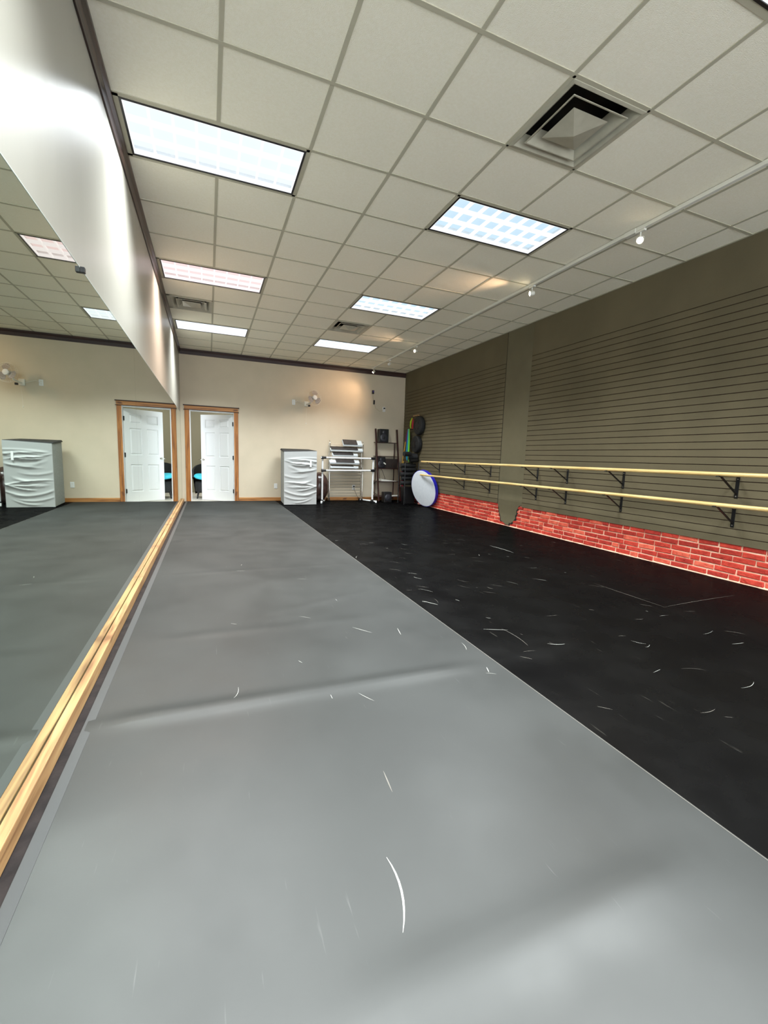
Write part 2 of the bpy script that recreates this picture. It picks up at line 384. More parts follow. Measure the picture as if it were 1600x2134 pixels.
# right wall: brick foot, plaster pier, slat panels
SB = .358; PITCH = .0765
bk = MB()
bk.box(XR+.019, XR+.2, YF, YB, -.1, .45, 0)
bkr = random.Random(3)
def brick(y0, y1, z0, z1, mi):
    d = bkr.uniform(.004, .012); j = lambda a: bkr.uniform(-a, a); b = .006
    x0 = XR+d; ya, yb, za, zb = y0, y1, z0, z1
    back = [(XR+.04, ya, za), (XR+.04, yb, za), (XR+.04, yb, zb), (XR+.04, ya, zb)]
    mid = [(x0+.006, ya+j(.004), za+j(.003)), (x0+.006, yb+j(.004), za+j(.003)), (x0+.006, yb+j(.004), zb+j(.003)), (x0+.006, ya+j(.004), zb+j(.003))]
    fr = [(x0, p[1]+(b if p[1] < (ya+yb)/2 else -b), p[2]+(b if p[2] < (za+zb)/2 else -b)) for p in mid]
    fs = [(8, 9, 10, 11)]
    for k in range(4): fs += [(k, (k+1) % 4, 4+(k+1) % 4, 4+k), (4+k, 4+(k+1) % 4, 8+(k+1) % 4, 8+k)]
    bk.add(back+mid+fr, fs, mi)
ROW = .0605
for r in range(6):
    y = YF+.1+bkr.uniform(0, .1); z0 = .004+r*ROW
    while y < YB-.02:
        l = bkr.choice((.2, .2, .2, .19, .1, .21)); y1 = min(y+l, YB-.01)
        if y1-y > .04: brick(y+.006, y1-.006, z0+.0065, z0+ROW-.0065, bkr.choice((1, 1, 2, 2, 3)))
        y = y1+.001
def brickmat(n, a, b):
    return noisy(n, a, b, 14, .75, .9, bscale=35, detail=6)
mm = [noisy('pink_mortar', (232, 168, 140), (246, 204, 178), 9, .9, 1.0, bscale=30), brickmat('red_brick', (176, 44, 30), (206, 66, 48)), brickmat('red_brick_dark', (156, 34, 24), (188, 54, 38)), brickmat('red_brick_pale', (204, 72, 52), (228, 110, 84))]
# ragged mortar along the foot
for k in range(90):
    y = YF+.2+k*.148; bk.add([(XR+.004-bkr.random()*.01, y, -.004), (XR+.004-bkr.random()*.012, y+.15, -.004), (XR+.03, y+.15, .02+bkr.random()*.008), (XR+.03, y, .02+bkr.random()*.008)], [(0, 1, 2, 3)], 0)
tag(bk.build('wall_right', mm), 'low band of exposed red brick at the foot of the right wall', 'wall', kind='structure')

def slat_panel(name, y0, y1, label, ztop=2.735):
    mb = MB(); n = int(round((ztop-SB)/PITCH))
    for k in range(n):
        z0 = SB+k*PITCH; mb.box(XR, XR+.012, y0, y1, z0, z0+PITCH-.0075, 0)
    mb.box(XR, XR+.012, y0, y1, SB+n*PITCH, H+.02, 0)
    mb.box(XR+.012, XR+.026, y0, y1, SB, H+.02, 1)
    return tag(mb.build(name, ['slat', 'groove'], bevel=.0012, seg=1), label, 'wall', kind='structure')
slat_panel('wall_right_near', YF, 3.52, 'olive grooved slat panel on the right wall, the near stretch')
slat_panel('wall_right_far', 4.165, YB, 'olive grooved slat panel on the right wall, the far stretch in the corner')
# plaster pier with its broken tapering foot
def jag(p0, p1, n, a, rr):
    return [(p0[0]+(p1[0]-p0[0])*i/n+rr.uniform(-a, a), p0[1]+(p1[1]-p0[1])*i/n+rr.uniform(-a, a)) for i in range(1, n)]
rr = random.Random(11)
poly = [(3.521, H+.02), (3.521, .385), (3.59, .37)]+jag((3.61, .35), (3.69, .13), 7, .018, rr)+[(3.72, .09)]+jag((3.73, .085), (3.86, .022), 6, .012, rr)+[(3.88, .022)] \
    + jag((3.88, .022), (4.03, .06), 5, .008, rr)+[(4.04, .07)]+jag((4.03, .07), (4.13, .32), 7, .012, rr)+[(4.15, .345), (4.15, H+.02)]
tag(MB().prism(poly, 'x', XR+.001, XR+.03).build('wall_right_pier', 'plaster'), 'smooth olive plaster pier tapering down over the brick between the slat panels', 'wall', kind='structure')
rim_ = [(y+(.022 if y > 3.88 else -.022)*(1 if z < .34 else .4)*(1 if 3.53 < y < 4.149 else 0)+rr.uniform(-.006, .006), z-(.014 if z < .34 else 0)) for y, z in poly]
tag(MB().prism([q for q in rim_ if q[1] < .39], 'x', XR+.006, XR+.028).build('wall_right_crack', 'void'), 'dark ragged crack where the brick breaks away around the pier foot', 'crack', kind='structure')
tag(MB().box(XR+.004, XR+.03, 4.150, 4.165, .345, H).build('trim_3', 'void'), 'dark vertical gap beside the olive plaster pier', 'trim', kind='structure')

# wooden ledge along the floor under the mirror
tag(MB().box(XM+.0015, .006, YF, YB-.02, -.004, .062).build('mirror_ledge', 'piney', bevel=.003), 'tan wooden ledge strip on the floor along the foot of the mirror', 'ledge')

# mirror panels
JO = [-2.4, 1.995, 5.55, YB-.004]
for i in range(len(JO)-1):
    a, b = JO[i], JO[i+1]
    name = ['longest one, nearest the camera and filling the left edge', 'middle one, from the fine joint onwards, reflecting the white door', 'last one, meeting the cream back wall'][i]
    t = thing('wall_mirror', (XM, (a+b)/2, .05), 'frameless wall mirror panel, '+name, 'mirror', 'mirror panels along the left wall')
    MB().box(XM-.008, XM-.001, a+.001, b-.001, .050, 1.919).build('glass', 'mirror', t)
    MB().box(XM-.009, XM+.0005, a+.001, b-.001, 1.919, 1.9225).build('top_channel', 'mirror_edge', t)
    MB().box(XM-.009, XM+.0012, a+.001, b-.001, .046, .050).build('bottom_channel', 'mirror_edge', t)
tag(MB().box(XM-.002, XM+.018, .40, .425, 1.90, 1.925).build('mirror_clip', 'black', bevel=.002), 'small dark clip on the top edge of the mirror', 'clip')

# ------------------------------------------------------------------ ceiling lights
MT['fixframe'] = base_mat('black_light_trim', (22, 20, 24), .4)
def light_fixture(c, r, col, label, panel_rgb, blade_rgb):
    x0, x1, y0, y1 = c*T+.022, (c+2)*T-.022, r*T+.022, (r+1)*T-.022
    if c == 0: x0 += .012
    t = thing('ceiling_light', ((x0+x1)/2, (y0+y1)/2, H), label, 'ceiling light', 'fluorescent lights in the tile ceiling')
    f = MB(); w_ = .014; z0 = H-.004; z1 = H+.012
    f.box(x0, x1, y0, y0+w_, z0, z1).box(x0, x1, y1-w_, y1, z0, z1).box(x0, x0+w_, y0+w_, y1-w_, z0, z1).box(x1-w_, x1, y0+w_, y1-w_, z0, z1)
    f.build('frame', 'fixframe', t)
    MB().box(x0-.006, x0, y0, y1, H, H+.075).box(x1, x1+.006, y0, y1, H, H+.075).box(x0, x1, y0-.006, y0, H, H+.075).box(x0, x1, y1, y1+.006, H, H+.075).build('housing', 'white', t)
    pe = emis('fluorescent_panel', panel_rgb, PANEL_E*1.0)
    be = emis('glowing_louvre', blade_rgb, PANEL_E*.95)
    MB().box(x0+.001, x1-.001, y0+.001, y1-.001, H+.066, H+.072).build('diffuser', pe, t)
    lv = MB(); nx, ny = 8, 3
    for i in range(nx+1):
        x = x0+w_+(x1-x0-2*w_)*i/nx; lv.add([(x-.009, y0+w_, H+.001), (x+.009, y0+w_, H+.001), (x+.002, y0+w_, H+.035), (x-.002, y0+w_, H+.035), (x-.009, y1-w_, H+.001), (x+.009, y1-w_, H+.001), (x+.002, y1-w_, H+.035), (x-.002, y1-w_, H+.035)], [(0, 1, 5, 4), (0, 4, 7, 3), (1, 2, 6, 5), (3, 7, 6, 2)])
    for j in range(ny+1):
        y = y0+w_+(y1-y0-2*w_)*j/ny; lv.add([(x0+w_, y-.012, H+.001), (x0+w_, y+.012, H+.001), (x0+w_, y+.003, H+.035), (x0+w_, y-.003, H+.035), (x1-w_, y-.012, H+.001), (x1-w_, y+.012, H+.001), (x1-w_, y+.003, H+.035), (x1-w_, y-.003, H+.035)], [(0, 1, 5, 4), (0, 4, 7, 3), (1, 2, 6, 5), (3, 7, 6, 2)])
    lv.build('louvre', be, t)
    ld = bpy.data.lights.new('fluorescent_tubes', 'AREA'); ld.shape = 'RECTANGLE'; ld.size = x1-x0-.06; ld.size_y = y1-y0-.06
    ld.energy = FIX_W; ld.color = col; ld.spread = R(123)
    lo = bpy.data.objects.new('fluorescent_tubes', ld); COL.objects.link(lo); lo.parent = t; lo.location = (0, 0, -.006)

    return t
COOL = (.93, .98, 1.0); WARM = (1.0, .80, .70)
names = {(0, -6): None, (4, -6): None, (0, -2): None,
         (4, -2): 'fluorescent ceiling light just showing at the top right corner of the photo',
         (0, 2): 'large glaring fluorescent ceiling light nearest the camera beside the mirror wall',
         (4, 2): 'fluorescent ceiling light with bluish louvre cells beyond the big square vent',
         (0, 6): 'pinkish warm fluorescent ceiling light beside the mirror wall moulding',
         (4, 6): 'fluorescent ceiling light in the middle of the right row, before the small vent',
         (0, 10): 'farthest fluorescent ceiling light beside the mirror wall, beyond the narrow vent',
         (4, 10): 'farthest fluorescent ceiling light in the right row, near the back wall'}
for (c, r) in LIGHTS:
    lab = names[(c, r)] or 'fluorescent ceiling light behind the camera'
    if (c, r) == (0, 6): light_fixture(c, r, WARM, lab, (218, 188, 187), (232, 218, 218))
    else: light_fixture(c, r, COOL, lab, (172, 196, 212) if c else (204, 216, 226), (230, 233, 236))

# ------------------------------------------------------------------ ceiling vents
MT['vent'] = noisy('grey_vent_metal', (170, 166, 148), (184, 180, 162), 12, .35)
def vent(c, r, label, panel=.6):
    cx, cy = (c+.5)*T+(.0 if c else .018), (r+.5)*T; t = thing('ceiling_vent', (cx, cy, H), label, 'ceiling vent', 'square air diffusers in the tile ceiling')
    S = T/2-.014-(0 if c else .016)
    def ring(mb, a, za, b, zb, th=.004):
        A = [(cx-a, cy-a, za), (cx+a, cy-a, za), (cx+a, cy+a, za), (cx-a, cy+a, za)]; B = [(cx-b, cy-b, zb), (cx+b, cy-b, zb), (cx+b, cy+b, zb), (cx-b, cy+b, zb)]
        A2 = [(p[0], p[1], p[2]+th) for p in A]; B2 = [(p[0], p[1], p[2]+th) for p in B]
        mb.add(A+B+A2+B2, [f for k in range(4) for f in ((k, (k+1) % 4, 4+(k+1) % 4, 4+k), (8+k, 8+(k+1) % 4, 12+(k+1) % 4, 12+k), (k, (k+1) % 4, 8+(k+1) % 4, 8+k), (4+k, 4+(k+1) % 4, 12+(k+1) % 4, 12+k))])
    fr = MB(); ring(fr, S, H-.004, S-.022, H-.008); ring(fr, S-.022, H-.008, S-.075, H+.045); fr.build('outer_frame', 'vent', t, bevel=.002)
    m1 = MB(); ring(m1, S-.072, H-.012, S-.082, H-.012); ring(m1, S-.082, H-.012, S-.145, H+.05); m1.build('middle_cone', 'vent', t, bevel=.002)
    a = S-.150; z = H-.016
    cn = MB(); P = [(cx-a, cy-a, z+.012), (cx+a, cy-a, z+.012), (cx+a, cy+a, z+.012), (cx-a, cy+a, z+.012)]; b = a*.86
    Q = [(cx-b, cy-b, z), (cx+b, cy-b, z), (cx+b, cy+b, z), (cx-b, cy+b, z)]
    cn.add(P+[(cx, cy, z-.026)]+[(cx, cy, z+.05)], [(0, 1, 4), (1, 2, 4), (2, 3, 4), (3, 0, 4), (1, 0, 5), (2, 1, 5), (3, 2, 5), (0, 3, 5)])
    cn.build('centre_panel', 'vent', t, bevel=.003)
    MT.setdefault('duct', base_mat('dark_duct', (30, 27, 24), .8)); dk = MB().box(cx-S, cx+S, cy-S, cy+S, H+.15, H+.16)
    for sx in (-1, 1): dk.box(cx+sx*S-.003, cx+sx*S+.003, cy-S, cy+S, H, H+.15).box(cx-S, cx+S, cy+sx*S-.003, cy+sx*S+.003, H, H+.15)
    dk.build('duct_box', 'duct', t)
vent(4, 0, 'large square stepped air vent in the ceiling nearest the camera')
vent(0, 8, 'air vent in the ceiling beside the mirror wall moulding, between two lights')
vent(4, 8, 'small square air vent between the two farther lights of the right row')

# ------------------------------------------------------------------ track lighting
tk = thing('lighting_track', (4.19, 3, H), 'long cream lighting track running along the ceiling near the slat wall', 'lighting track')
def trx(y): return 4.165+(y)*.006
MB().obox(((trx(-2.5)+trx(8.02))/2, 2.76, H-.017), [(trx(8.02)-trx(-2.5), 10.52, 0), (10.52, -(trx(8.02)-trx(-2.5)), 0), (0, 0, 1)], (5.26, .017, .016)).build('track_rail', 'white_plastic', tk, bevel=.003)
MB().box(trx(1.03)-.024, trx(1.03)+.024, .97, 1.09, H-.042, H-.001).build('track_joiner', 'white_plastic', tk, bevel=.004)
MB().box(trx(8)-.02, trx(8)+.02, 8.00, 8.05, H-.036, H-.001).build('end_feed', 'white_plastic', tk, bevel=.003)
def track_head(y, aim, label, e, glow):
    x = trx(y); t = thing('track_spotlight', (x, y, H-.033), label, 'spotlight', 'spotlights on the ceiling track')
    aim = (Vector(aim)-Vector((x, y, H-.10))).normalized(); c = Vector((x, y, H-.115))
    MB().box(x-.016, x+.016, y-.045, y+.045, H-.052, H-.034).build('adapter', 'white_plastic', t, bevel=.003)
    MB().cyl((x, y, H-.052), (x, y, H-.085), .006, n=10).build('stem', 'white_plastic', t, smooth=True)
    k = MB(); sd = aim.cross(Vector((0, 0, 1))).normalized()
    k.tube([c+sd*.030, c+sd*.030+Vector((0, 0, .02)), Vector((x, y, H-.083)), c-sd*.030+Vector((0, 0, .02)), c-sd*.030], .003, 8); k.build('yoke', 'white_plastic', t, smooth=True)
    MB().lathe([(.010, -.034), (.022, -.030), (.027, -.01), (.029, .022), (.030, .026), (.027, .026), (.024, .012)], c, aim, 24).build('lamp_head', 'white_plastic', t, smooth=True)
    MB().lathe([(.002, .0), (.020, .012), (.0235, .024), (.018, .030), (.002, .034)], c, aim, 20).build('bulb', emis('halogen_bulb', (255, 236, 200), glow), t, smooth=True)
    ld = bpy.data.lights.new('spot_beam', 'SPOT'); ld.energy = e; ld.color = (1.0, .66, .42); ld.spot_size = R(78); ld.spot_blend = .9; ld.shadow_soft_size = .02
    lo = bpy.data.objects.new('spot_beam', ld); COL.objects.link(lo); lo.parent = t
    lo.location = c+aim*.05-t.location; lo.rotation_euler = aim.to_track_quat('-Z', 'Y').to_euler()
track_head(.93, (1.6, -1.2, .9), 'glaring track spotlight nearest the camera', SPOT_W*.3, 30)
track_head(2.37, (0, 4.4, 2.35), 'glaring track spotlight second from the camera', SPOT_W*.7, 30)
track_head(5.62, (0, 4.6, 2.2), 'small track spotlight in the middle of the track, before the far pair', SPOT_W*.7, 14)
track_head(6.94, (3.35, 8.27, 2.35), 'small track spotlight second from the back wall, lighting the cream wall', SPOT_W*.9, 14)
track_head(7.93, (3.0, 8.3, 1.9), 'small track spotlight at the far end of the track by the back wall', SPOT_W*.25, 14)

# ------------------------------------------------------------------ doorway, door, room beyond
dt = MB()
dt.box(.052, .146, YB-.018, YB, -.002, 1.975); dt.box(1.054, 1.142, YB-.018, YB, -.002, 1.975)
tag(dt.build('trim_4', 'pinez', bevel=.003), 'knotty pine side casings of the doorway', 'door casing', kind='structure')
hd = MB(); hd.box(.046, 1.146, YB-.022, YB, 1.982, 2.062)
tag(hd.build('trim_5', 'pinex', bevel=.003), 'knotty pine head board over the doorway', 'door casing', kind='structure')
hc = MB(); hc.box(.026, 1.168, YB-.036, YB, 2.062, 2.080).box(.032, 1.162, YB-.030, YB, 1.972, 1.983)
tag(hc.build('trim_6', 'crownx', bevel=.003), 'thin dark cap strips above and below the doorway head board', 'trim', kind='structure')
jb = MB(); jb.box(.136, DX0+.012, YB-.006, YB+.135, -.03, 1.96).box(DX1-.006, DX1+.02, YB-.006, YB+.135, -.03, 1.96).box(.136, DX1+.02, YB-.006, YB+.135, 1.952, 1.974)
tag(jb.build('trim_7', 'white', bevel=.002), 'white painted door jamb lining the doorway', 'door jamb', kind='structure')

dr = thing('door_1', (1.038, YB+.085, -.028), 'white six-panel door standing ajar in the back wall doorway', 'door', rot=(0, 0, 0), kind='structure')
DW, DH, DT_ = .86, 1.958, .035
d = MB()       # local: hinge at x=0, leaf extends to -x, face at y=0 (towards the studio), thickness +y
px = [(-DW+.115, -DW/2-.055), (-DW/2+.055, -.115)]; pz = [(.22, .80), (1.0, 1.56), (1.66, 1.85)]
xs = sorted({-DW, 0, *[v for p in px for v in p]}); zs = sorted({0, DH, *[v for p in pz for v in p]})
for i in range(len(xs)-1):
    for j in range(len(zs)-1):
        a, b, c_, e_ = xs[i], xs[i+1], zs[j], zs[j+1]
        if (a, b) in px and (c_, e_) in pz:
            m_ = .014; n_ = .038
            o_ = [(a, 0, c_), (b, 0, c_), (b, 0, e_), (a, 0, e_)]
            i1 = [(a+m_, .017, c_+m_), (b-m_, .017, c_+m_), (b-m_, .017, e_-m_), (a+m_, .017, e_-m_)]
            i2 = [(a+n_, .003, c_+n_), (b-n_, .003, c_+n_), (b-n_, .003, e_-n_), (a+n_, .003, e_-n_)]
            d.add(o_+i1+i2, [(k, (k+1) % 4, 4+(k+1) % 4, 4+k) for k in range(4)]+[(4+k, 4+(k+1) % 4, 8+(k+1) % 4, 8+k) for k in range(4)]+[(8, 9, 10, 11)])
        else: d.add([(a, 0, c_), (b, 0, c_), (b, 0, e_), (a, 0, e_)], [(0, 1, 2, 3)])
d.add([(-DW, 0, 0), (0, 0, 0), (0, DT_, 0), (-DW, DT_, 0), (-DW, 0, DH), (0, 0, DH), (0, DT_, DH), (-DW, DT_, DH)], [(0, 1, 2, 3), (4, 5, 6, 7), (0, 4, 7, 3), (1, 2, 6, 5), (3, 2, 6, 7)])
dl = d.build('door_leaf', 'white', dr, world=False)
h_ = MB(); h_.lathe([(.026, 0), (.028, .006), (.012, .012), (.009, .03), (.010, .045)], (-DW+.062, 0, .935), (0, -1, 0), 20)
h_.tube([(-DW+.062, -.042, .935), (-DW+.045, -.048, .936), (-DW-.0, -.046, .930), (-DW-.035, -.044, .934)], [.009, .009, .008, .006], 10)
h_.build('lever_handle', 'chrome', dl, smooth=True, world=False)
for z in (.24, 1.0, 1.75):
    MB().box(-.012, .012, -.010, .002, z-.045, z+.045).cyl((.006, -.008, z-.047), (.006, -.008, z+.047), .006, n=10).build('hinge', 'blackm', dl, world=False)
dr.rotation_euler = (0, 0, R(-38))

MT['olive_wall'] = base_mat('dim_olive_wall', (124, 118, 96), .8)
orm = MB(); orm.box(-1.2, 2.4, 10.9, 11.0, -.05, 2.7).box(-1.3, -1.2, YB+.13, 11, -.05, 2.7).box(2.4, 2.5, YB+.13, 11, -.05, 2.7).box(-1.3, 2.5, YB+.13, 11, 2.7, 2.8)
tag(orm.build('wall_beyond', 'olive_wall'), 'olive wall of the room seen through the doorway', 'wall', kind='structure')
MT['pale_tile'] = noisy('pale_floor_tile', (206, 200, 186), (222, 218, 206), 6, .4)
tag(MB().box(-1.3, 2.5, YB+.02, 11, -.08, -.035).build('floor_beyond', 'pale_tile'), 'pale floor of the room seen through the doorway', 'floor', kind='structure')
l2 = bpy.data.lights.new('room_beyond_fill', 'AREA'); l2.size = .6; l2.energy = 22; l2.color = (1, .96, .88)  # unseen area light added to brighten the room past the doorway
lo = bpy.data.objects.new('room_beyond_fill', l2); COL.objects.link(lo); lo.location = (.9, 9.7, 2.6)
ch = thing('tub_chair', (.50, 9.42, -.035), 'black round-backed chair seen through the doorway', 'chair')
sh = MB(); n = 28; vs = []
for lv_, (rr_, zz) in enumerate(((.30, .10), (.34, .45), (.37, .78), (.33, .80), (.29, .45))):
    for k in range(n+1):
        a = R(-10)+R(200)*k/n; top = zz
        if lv_ in (2, 3): top = .50+.34*math.sin(math.pi*k/n)**.6
        vs.append((.50+rr_*math.cos(a), 9.42+rr_*math.sin(a), top-.035))
sh.add(vs, [(i*(n+1)+k, i*(n+1)+k+1, (i+1)*(n+1)+k+1, (i+1)*(n+1)+k) for i in range(4) for k in range(n)])
sh.build('backrest', 'rubber', ch, smooth=True)
MB().lathe([(.24, 0), (.30, .03), (.31, .20), (.29, .26), (.1, .28)], (.50, 9.42, .10), n=28).build('seat', 'rubber', ch, smooth=True)
for sx, sy in ((-.22, -.2), (.22, -.2), (-.22, .2), (.22, .2)):
    MB().cyl((.50+sx, 9.42+sy, .13), (.50+sx*1.15, 9.42+sy*1.15, -.035), .022, .018, 12).build('leg', 'black', ch, smooth=True)
MT['cyan'] = base_mat('cyan_cushion', (60, 190, 212), .6)
cu = MB().lathe([(.10, 0), (.235, .004), (.262, .03), (.262, .055), (.235, .085), (.10, .095)], (.44, 9.25, .44), (.10, -.12, 1), 32)
tag(cu.build('round_cushion', 'cyan', smooth=True), 'bright cyan round cushion on the black chair beyond the doorway', 'cushion')

# ------------------------------------------------------------------ ballet barres on the slat wall
RX = XR-.292
for zc, y1, lab in ((1.037, 6.60, 'pale wooden ballet barre rail along the slat wall, the upper of two'), (.757, 6.62, 'pale wooden ballet barre rail along the slat wall, the lower of two')):
    tag(MB().cyl((RX, YF+2.2, zc), (RX, y1, zc-(.012 if zc > .9 else .026)), .0195, n=20).build('barre_rail', 'rail', smooth=True), lab, 'ballet barre')
NB = ['nearest the right edge of the photo', 'second from the right edge', 'third from the right edge', 'just right of the plaster pier', 'just left of the plaster pier', 'second from the far end', 'at the far end above the round mat']
BY = [.462, 1.70, 2.60, 3.205, 4.41, 5.265, 6.29]
def bracket(y, zt, label, cap):
    t = thing('barre_bracket', (XR, y, zt-.2), label, 'bracket', 'black steel barre brackets')
    MB().box(XR-.006, XR, y-.016, y+.016, zt-.215, zt-.004).build('wall_plate', 'blackm', t, bevel=.002)
    MB().box(RX-.03, XR-.004, y-.014, y+.014, zt-.012, zt-.003).build('support_arm', 'blackm', t, bevel=.002)
    a = Vector((RX+.035, y, zt-.012)); b = Vector((XR-.008, y, zt-.168)); dd = (b-a)
    MB().obox((a+b)/2, [dd, (0, 1, 0), dd.cross(Vector((0, 1, 0)))], (dd.length/2, .010, .005)).build('diagonal_brace', 'blackm', t, bevel=.002)
    MB().box(RX-.022, RX+.022, y-.014, y+.014, zt-.006, zt-.001).build('rail_saddle', 'blackm', t, bevel=.001)
    for z in (.03, .195): MB().lathe([(.006, 0), (.005, .003), (.002, .004)], (XR-.006, y, zt-z), (-1, 0, 0), 10).build('screw', 'steel', t)
for i, y in enumerate(BY):
    bracket(y, 1.018, 'black bracket under the upper barre rail, '+NB[i], 0)
for i, y in enumerate(BY[:-1]):
    bracket(y, .738 - (.02*(y/6.6)), 'black bracket under the lower barre rail, '+NB[i], 0)

# ------------------------------------------------------------------ covered stack of mats
def cover_mat():
    m = base_mat('grey_cover_fabric', (168, 171, 170), .7); nt = m.node_tree; N = nt.nodes; L = nt.links; b = N['Principled BSDF']
    tc = N.new('ShaderNodeTexCoord'); n = N.new('ShaderNodeTexNoise'); n.inputs['Scale'].default_value = 160; L.new(tc.outputs['Object'], n.inputs['Vector'])
    bp = N.new('ShaderNodeBump'); bp.inputs['Strength'].default_value = .2; bp.inputs['Distance'].default_value = .002; L.new(n.outputs['Fac'], bp.inputs['Height']); L.new(bp.outputs[0], b.inputs['Normal'])
    return m
MT['cover'] = cover_mat()
MT['cover_side'] = noisy('speckled_grey_cover', (120, 122, 120), (160, 162, 158), 90, .8, .3)
st = thing('mat_stack', (2.36, 7.7, 0), 'tall stack of mats under a wrinkled grey fabric cover against the back wall', 'mat stack')
fx0, fx1, fy, by_ = 2.012, 2.722, 7.335, 8.10
MB().add([(fx0, fy+.02, .01), (fx1, fy+.02, .01), (fx1-.02, by_, .01), (2.06, by_, .01), (fx0, fy+.02, 1.145), (fx1, fy+.02, 1.17), (fx1-.02, by_, 1.19), (2.06, by_, 1.185)],
         [(0, 1, 2, 3), (4, 5, 6, 7), (0, 1, 5, 4), (1, 2, 6, 5), (2, 3, 7, 6), (3, 0, 4, 7)]).build('side_cover', 'cover_side', st, bevel=.008)
fc = MB(); nx, nz = 60, 110; vs = []; wr = random.Random(5)
folds = []
for k in range(26):
    zc = wr.uniform(.1, 1.02); folds.append((zc, wr.uniform(.03, .10)*wr.choice((1, 1, 1, -.3)), wr.uniform(-.10, .10), wr.uniform(.012, .028), wr.uniform(.004, .010), wr.uniform(-.1, .6), wr.uniform(.6, 1.2)))
for j in range(nz+1):
    for i in range(nx+1):
        u, v = i/nx, j/nz; x = fx0+(fx1-fx0)*u; z = .008+(1.137+.034*u)*v; dd = 0
        for zc, sagd, sl, wd, am, ua, ub in folds:
            zz = zc-sagd*4*u*(1-u)+sl*(u-.5); wgt = max(0, min(1, (u-ua)/.2+.3))*max(0, min(1, (ub-u)/.2+.3))
            dd += am*wgt*math.exp(-((z-zz)/wd)**2)
        edge = min(1, min(u, 1-u)/.03+.25, )*min(1, (1-v)/.04, v/.02+.2)
        vs.append((x, fy-.004-dd*1.6*edge, z))
fc.add(vs, [(j*(nx+1)+i, j*(nx+1)+i+1, (j+1)*(nx+1)+i+1, (j+1)*(nx+1)+i) for j in range(nz) for i in range(nx)])
bvs = [(fx0, fy+.02, .008), (fx1, fy+.02, .008), (fx1, fy+.02, 1.179), (fx0, fy+.02, 1.145)]
fc.add([(fx0, fy-.004, .008), (fx1, fy-.004, .008), (fx1, fy-.004, 1.179), (fx0, fy-.004, 1.145)]+bvs, [(0, 1, 5, 4), (1, 2, 6, 5), (2, 3, 7, 6), (3, 0, 4, 7)])
fc.build('front_cover', 'cover', st, smooth=True)
tp = MB(); tp.add([(fx0-.02, fy+.02, 1.150), (fx1+.0, fy+.01, 1.178), (fx1-.01, by_+.01, 1.20), (2.04, by_+.01, 1.19), (fx0-.01, fy+.03, 1.168), (fx1-.0, fy+.02, 1.186), (fx1-.02, by_, 1.222), (2.06, by_, 1.222)],
       [(0, 1, 2, 3), (4, 5, 6, 7), (0, 1, 5, 4), (1, 2, 6, 5), (2, 3, 7, 6), (3, 0, 4, 7)])
tp.build('top_mat', 'rubber', st, bevel=.006)
MB().box(2.565, 2.602, fy-.026, fy-.018, .835, .99).build('white_label', 'white', st, bevel=.001)

# exercise ball between the mat stack and the rack
MT['ball'] = noisy('bronze_ball_vinyl', (64, 46, 42), (82, 60, 54), 12, .22)
bl = MB(); n1, n2 = 36, 26; vs = []
cxb, cyb, czb, rb = 2.945, 8.02, .352, .345
for j in range(n2+1):
    ph = math.pi*j/n2-math.pi/2
    for i in range(n1):
        th = 2*math.pi*i/n1; bump = 1+.018*math.cos(th*9)*math.cos(ph)*math.cos(ph*8)
        vs.append((cxb+rb*.65*bump*math.cos(ph)*math.cos(th), cyb+rb*.65*bump*math.cos(ph)*math.sin(th), czb+rb*bump*math.sin(ph)))
bl.add(vs, [(j*n1+i, j*n1+(i+1) % n1, (j+1)*n1+(i+1) % n1, (j+1)*n1+i) for j in range(n2) for i in range(n1)])
tag(bl.build('exercise_ball', 'ball', smooth=True), 'dark bronze shiny exercise ball wedged between the covered mat stack and the metal rack', 'exercise ball')

# ------------------------------------------------------------------ portable white double barre
pb = thing('portable_barre', (3.56, 7.68, 0), 'freestanding white double ballet barre with black joints in front of the rack', 'ballet barre')
X0, X1, Y0 = 2.935, 4.175, 7.68
for xp in (X0, X1): MB().cyl((xp, Y0, .05), (xp, Y0, 1.085 if xp == X1 else 1.07), .021, n=16).build('post', 'white', pb, smooth=True)
MB().cyl((X0-.05, Y0-.03, 1.045), (X1+.02, Y0-.03, 1.055), .019, n=16).build('top_rail', 'white', pb, smooth=True)
MB().cyl((X0, Y0-.03, .752), (X1+.02, Y0-.03, .770), .019, n=16).build('lower_rail', 'white', pb, smooth=True)
for xp, s_ in ((X0, 1), (X1, -1)):
    for z in ((1.045, .752) if xp == X0 else (1.055, .770)):
        j_ = MB().cyl((xp, Y0, z-.032), (xp, Y0, z+.032), .030, n=16).cyl((xp-s_*.03, Y0-.03, z), (xp+s_*.075, Y0-.03, z), .027, n=16).cyl((xp, Y0-.058, z), (xp, Y0+.02, z), .014, n=10)
        j_.build('joint', 'black', pb, smooth=True)
MB().cyl((X0-.04, Y0-.10, .035), (X0+.10, Y0+.20, .035), .019, n=14).build('foot_tube', 'white', pb, smooth=True)
MB().cyl((X1+.06, Y0-.10, .035), (X1-.17, Y0+.42, .035), .019, n=14).build('foot_tube', 'white', pb, smooth=True)
for xp in (X0, X1): MB().cyl((xp-.01, Y0-.0, .012), (xp+.01, Y0-.0, .075), .030, n=16).box(xp-.035, xp+.035, Y0-.05, Y0+.05, 0.003, .05).build('base_joint', 'black', pb, bevel=.006)
for p in ((X0+.10, Y0+.20), (X1-.17, Y0+.42)): MB().lathe([(.012, 0), (.024, .003), (.026, .05), (.02, .06)], (p[0], p[1], .001), n=14).build('foot_cap', 'black', pb, smooth=True)
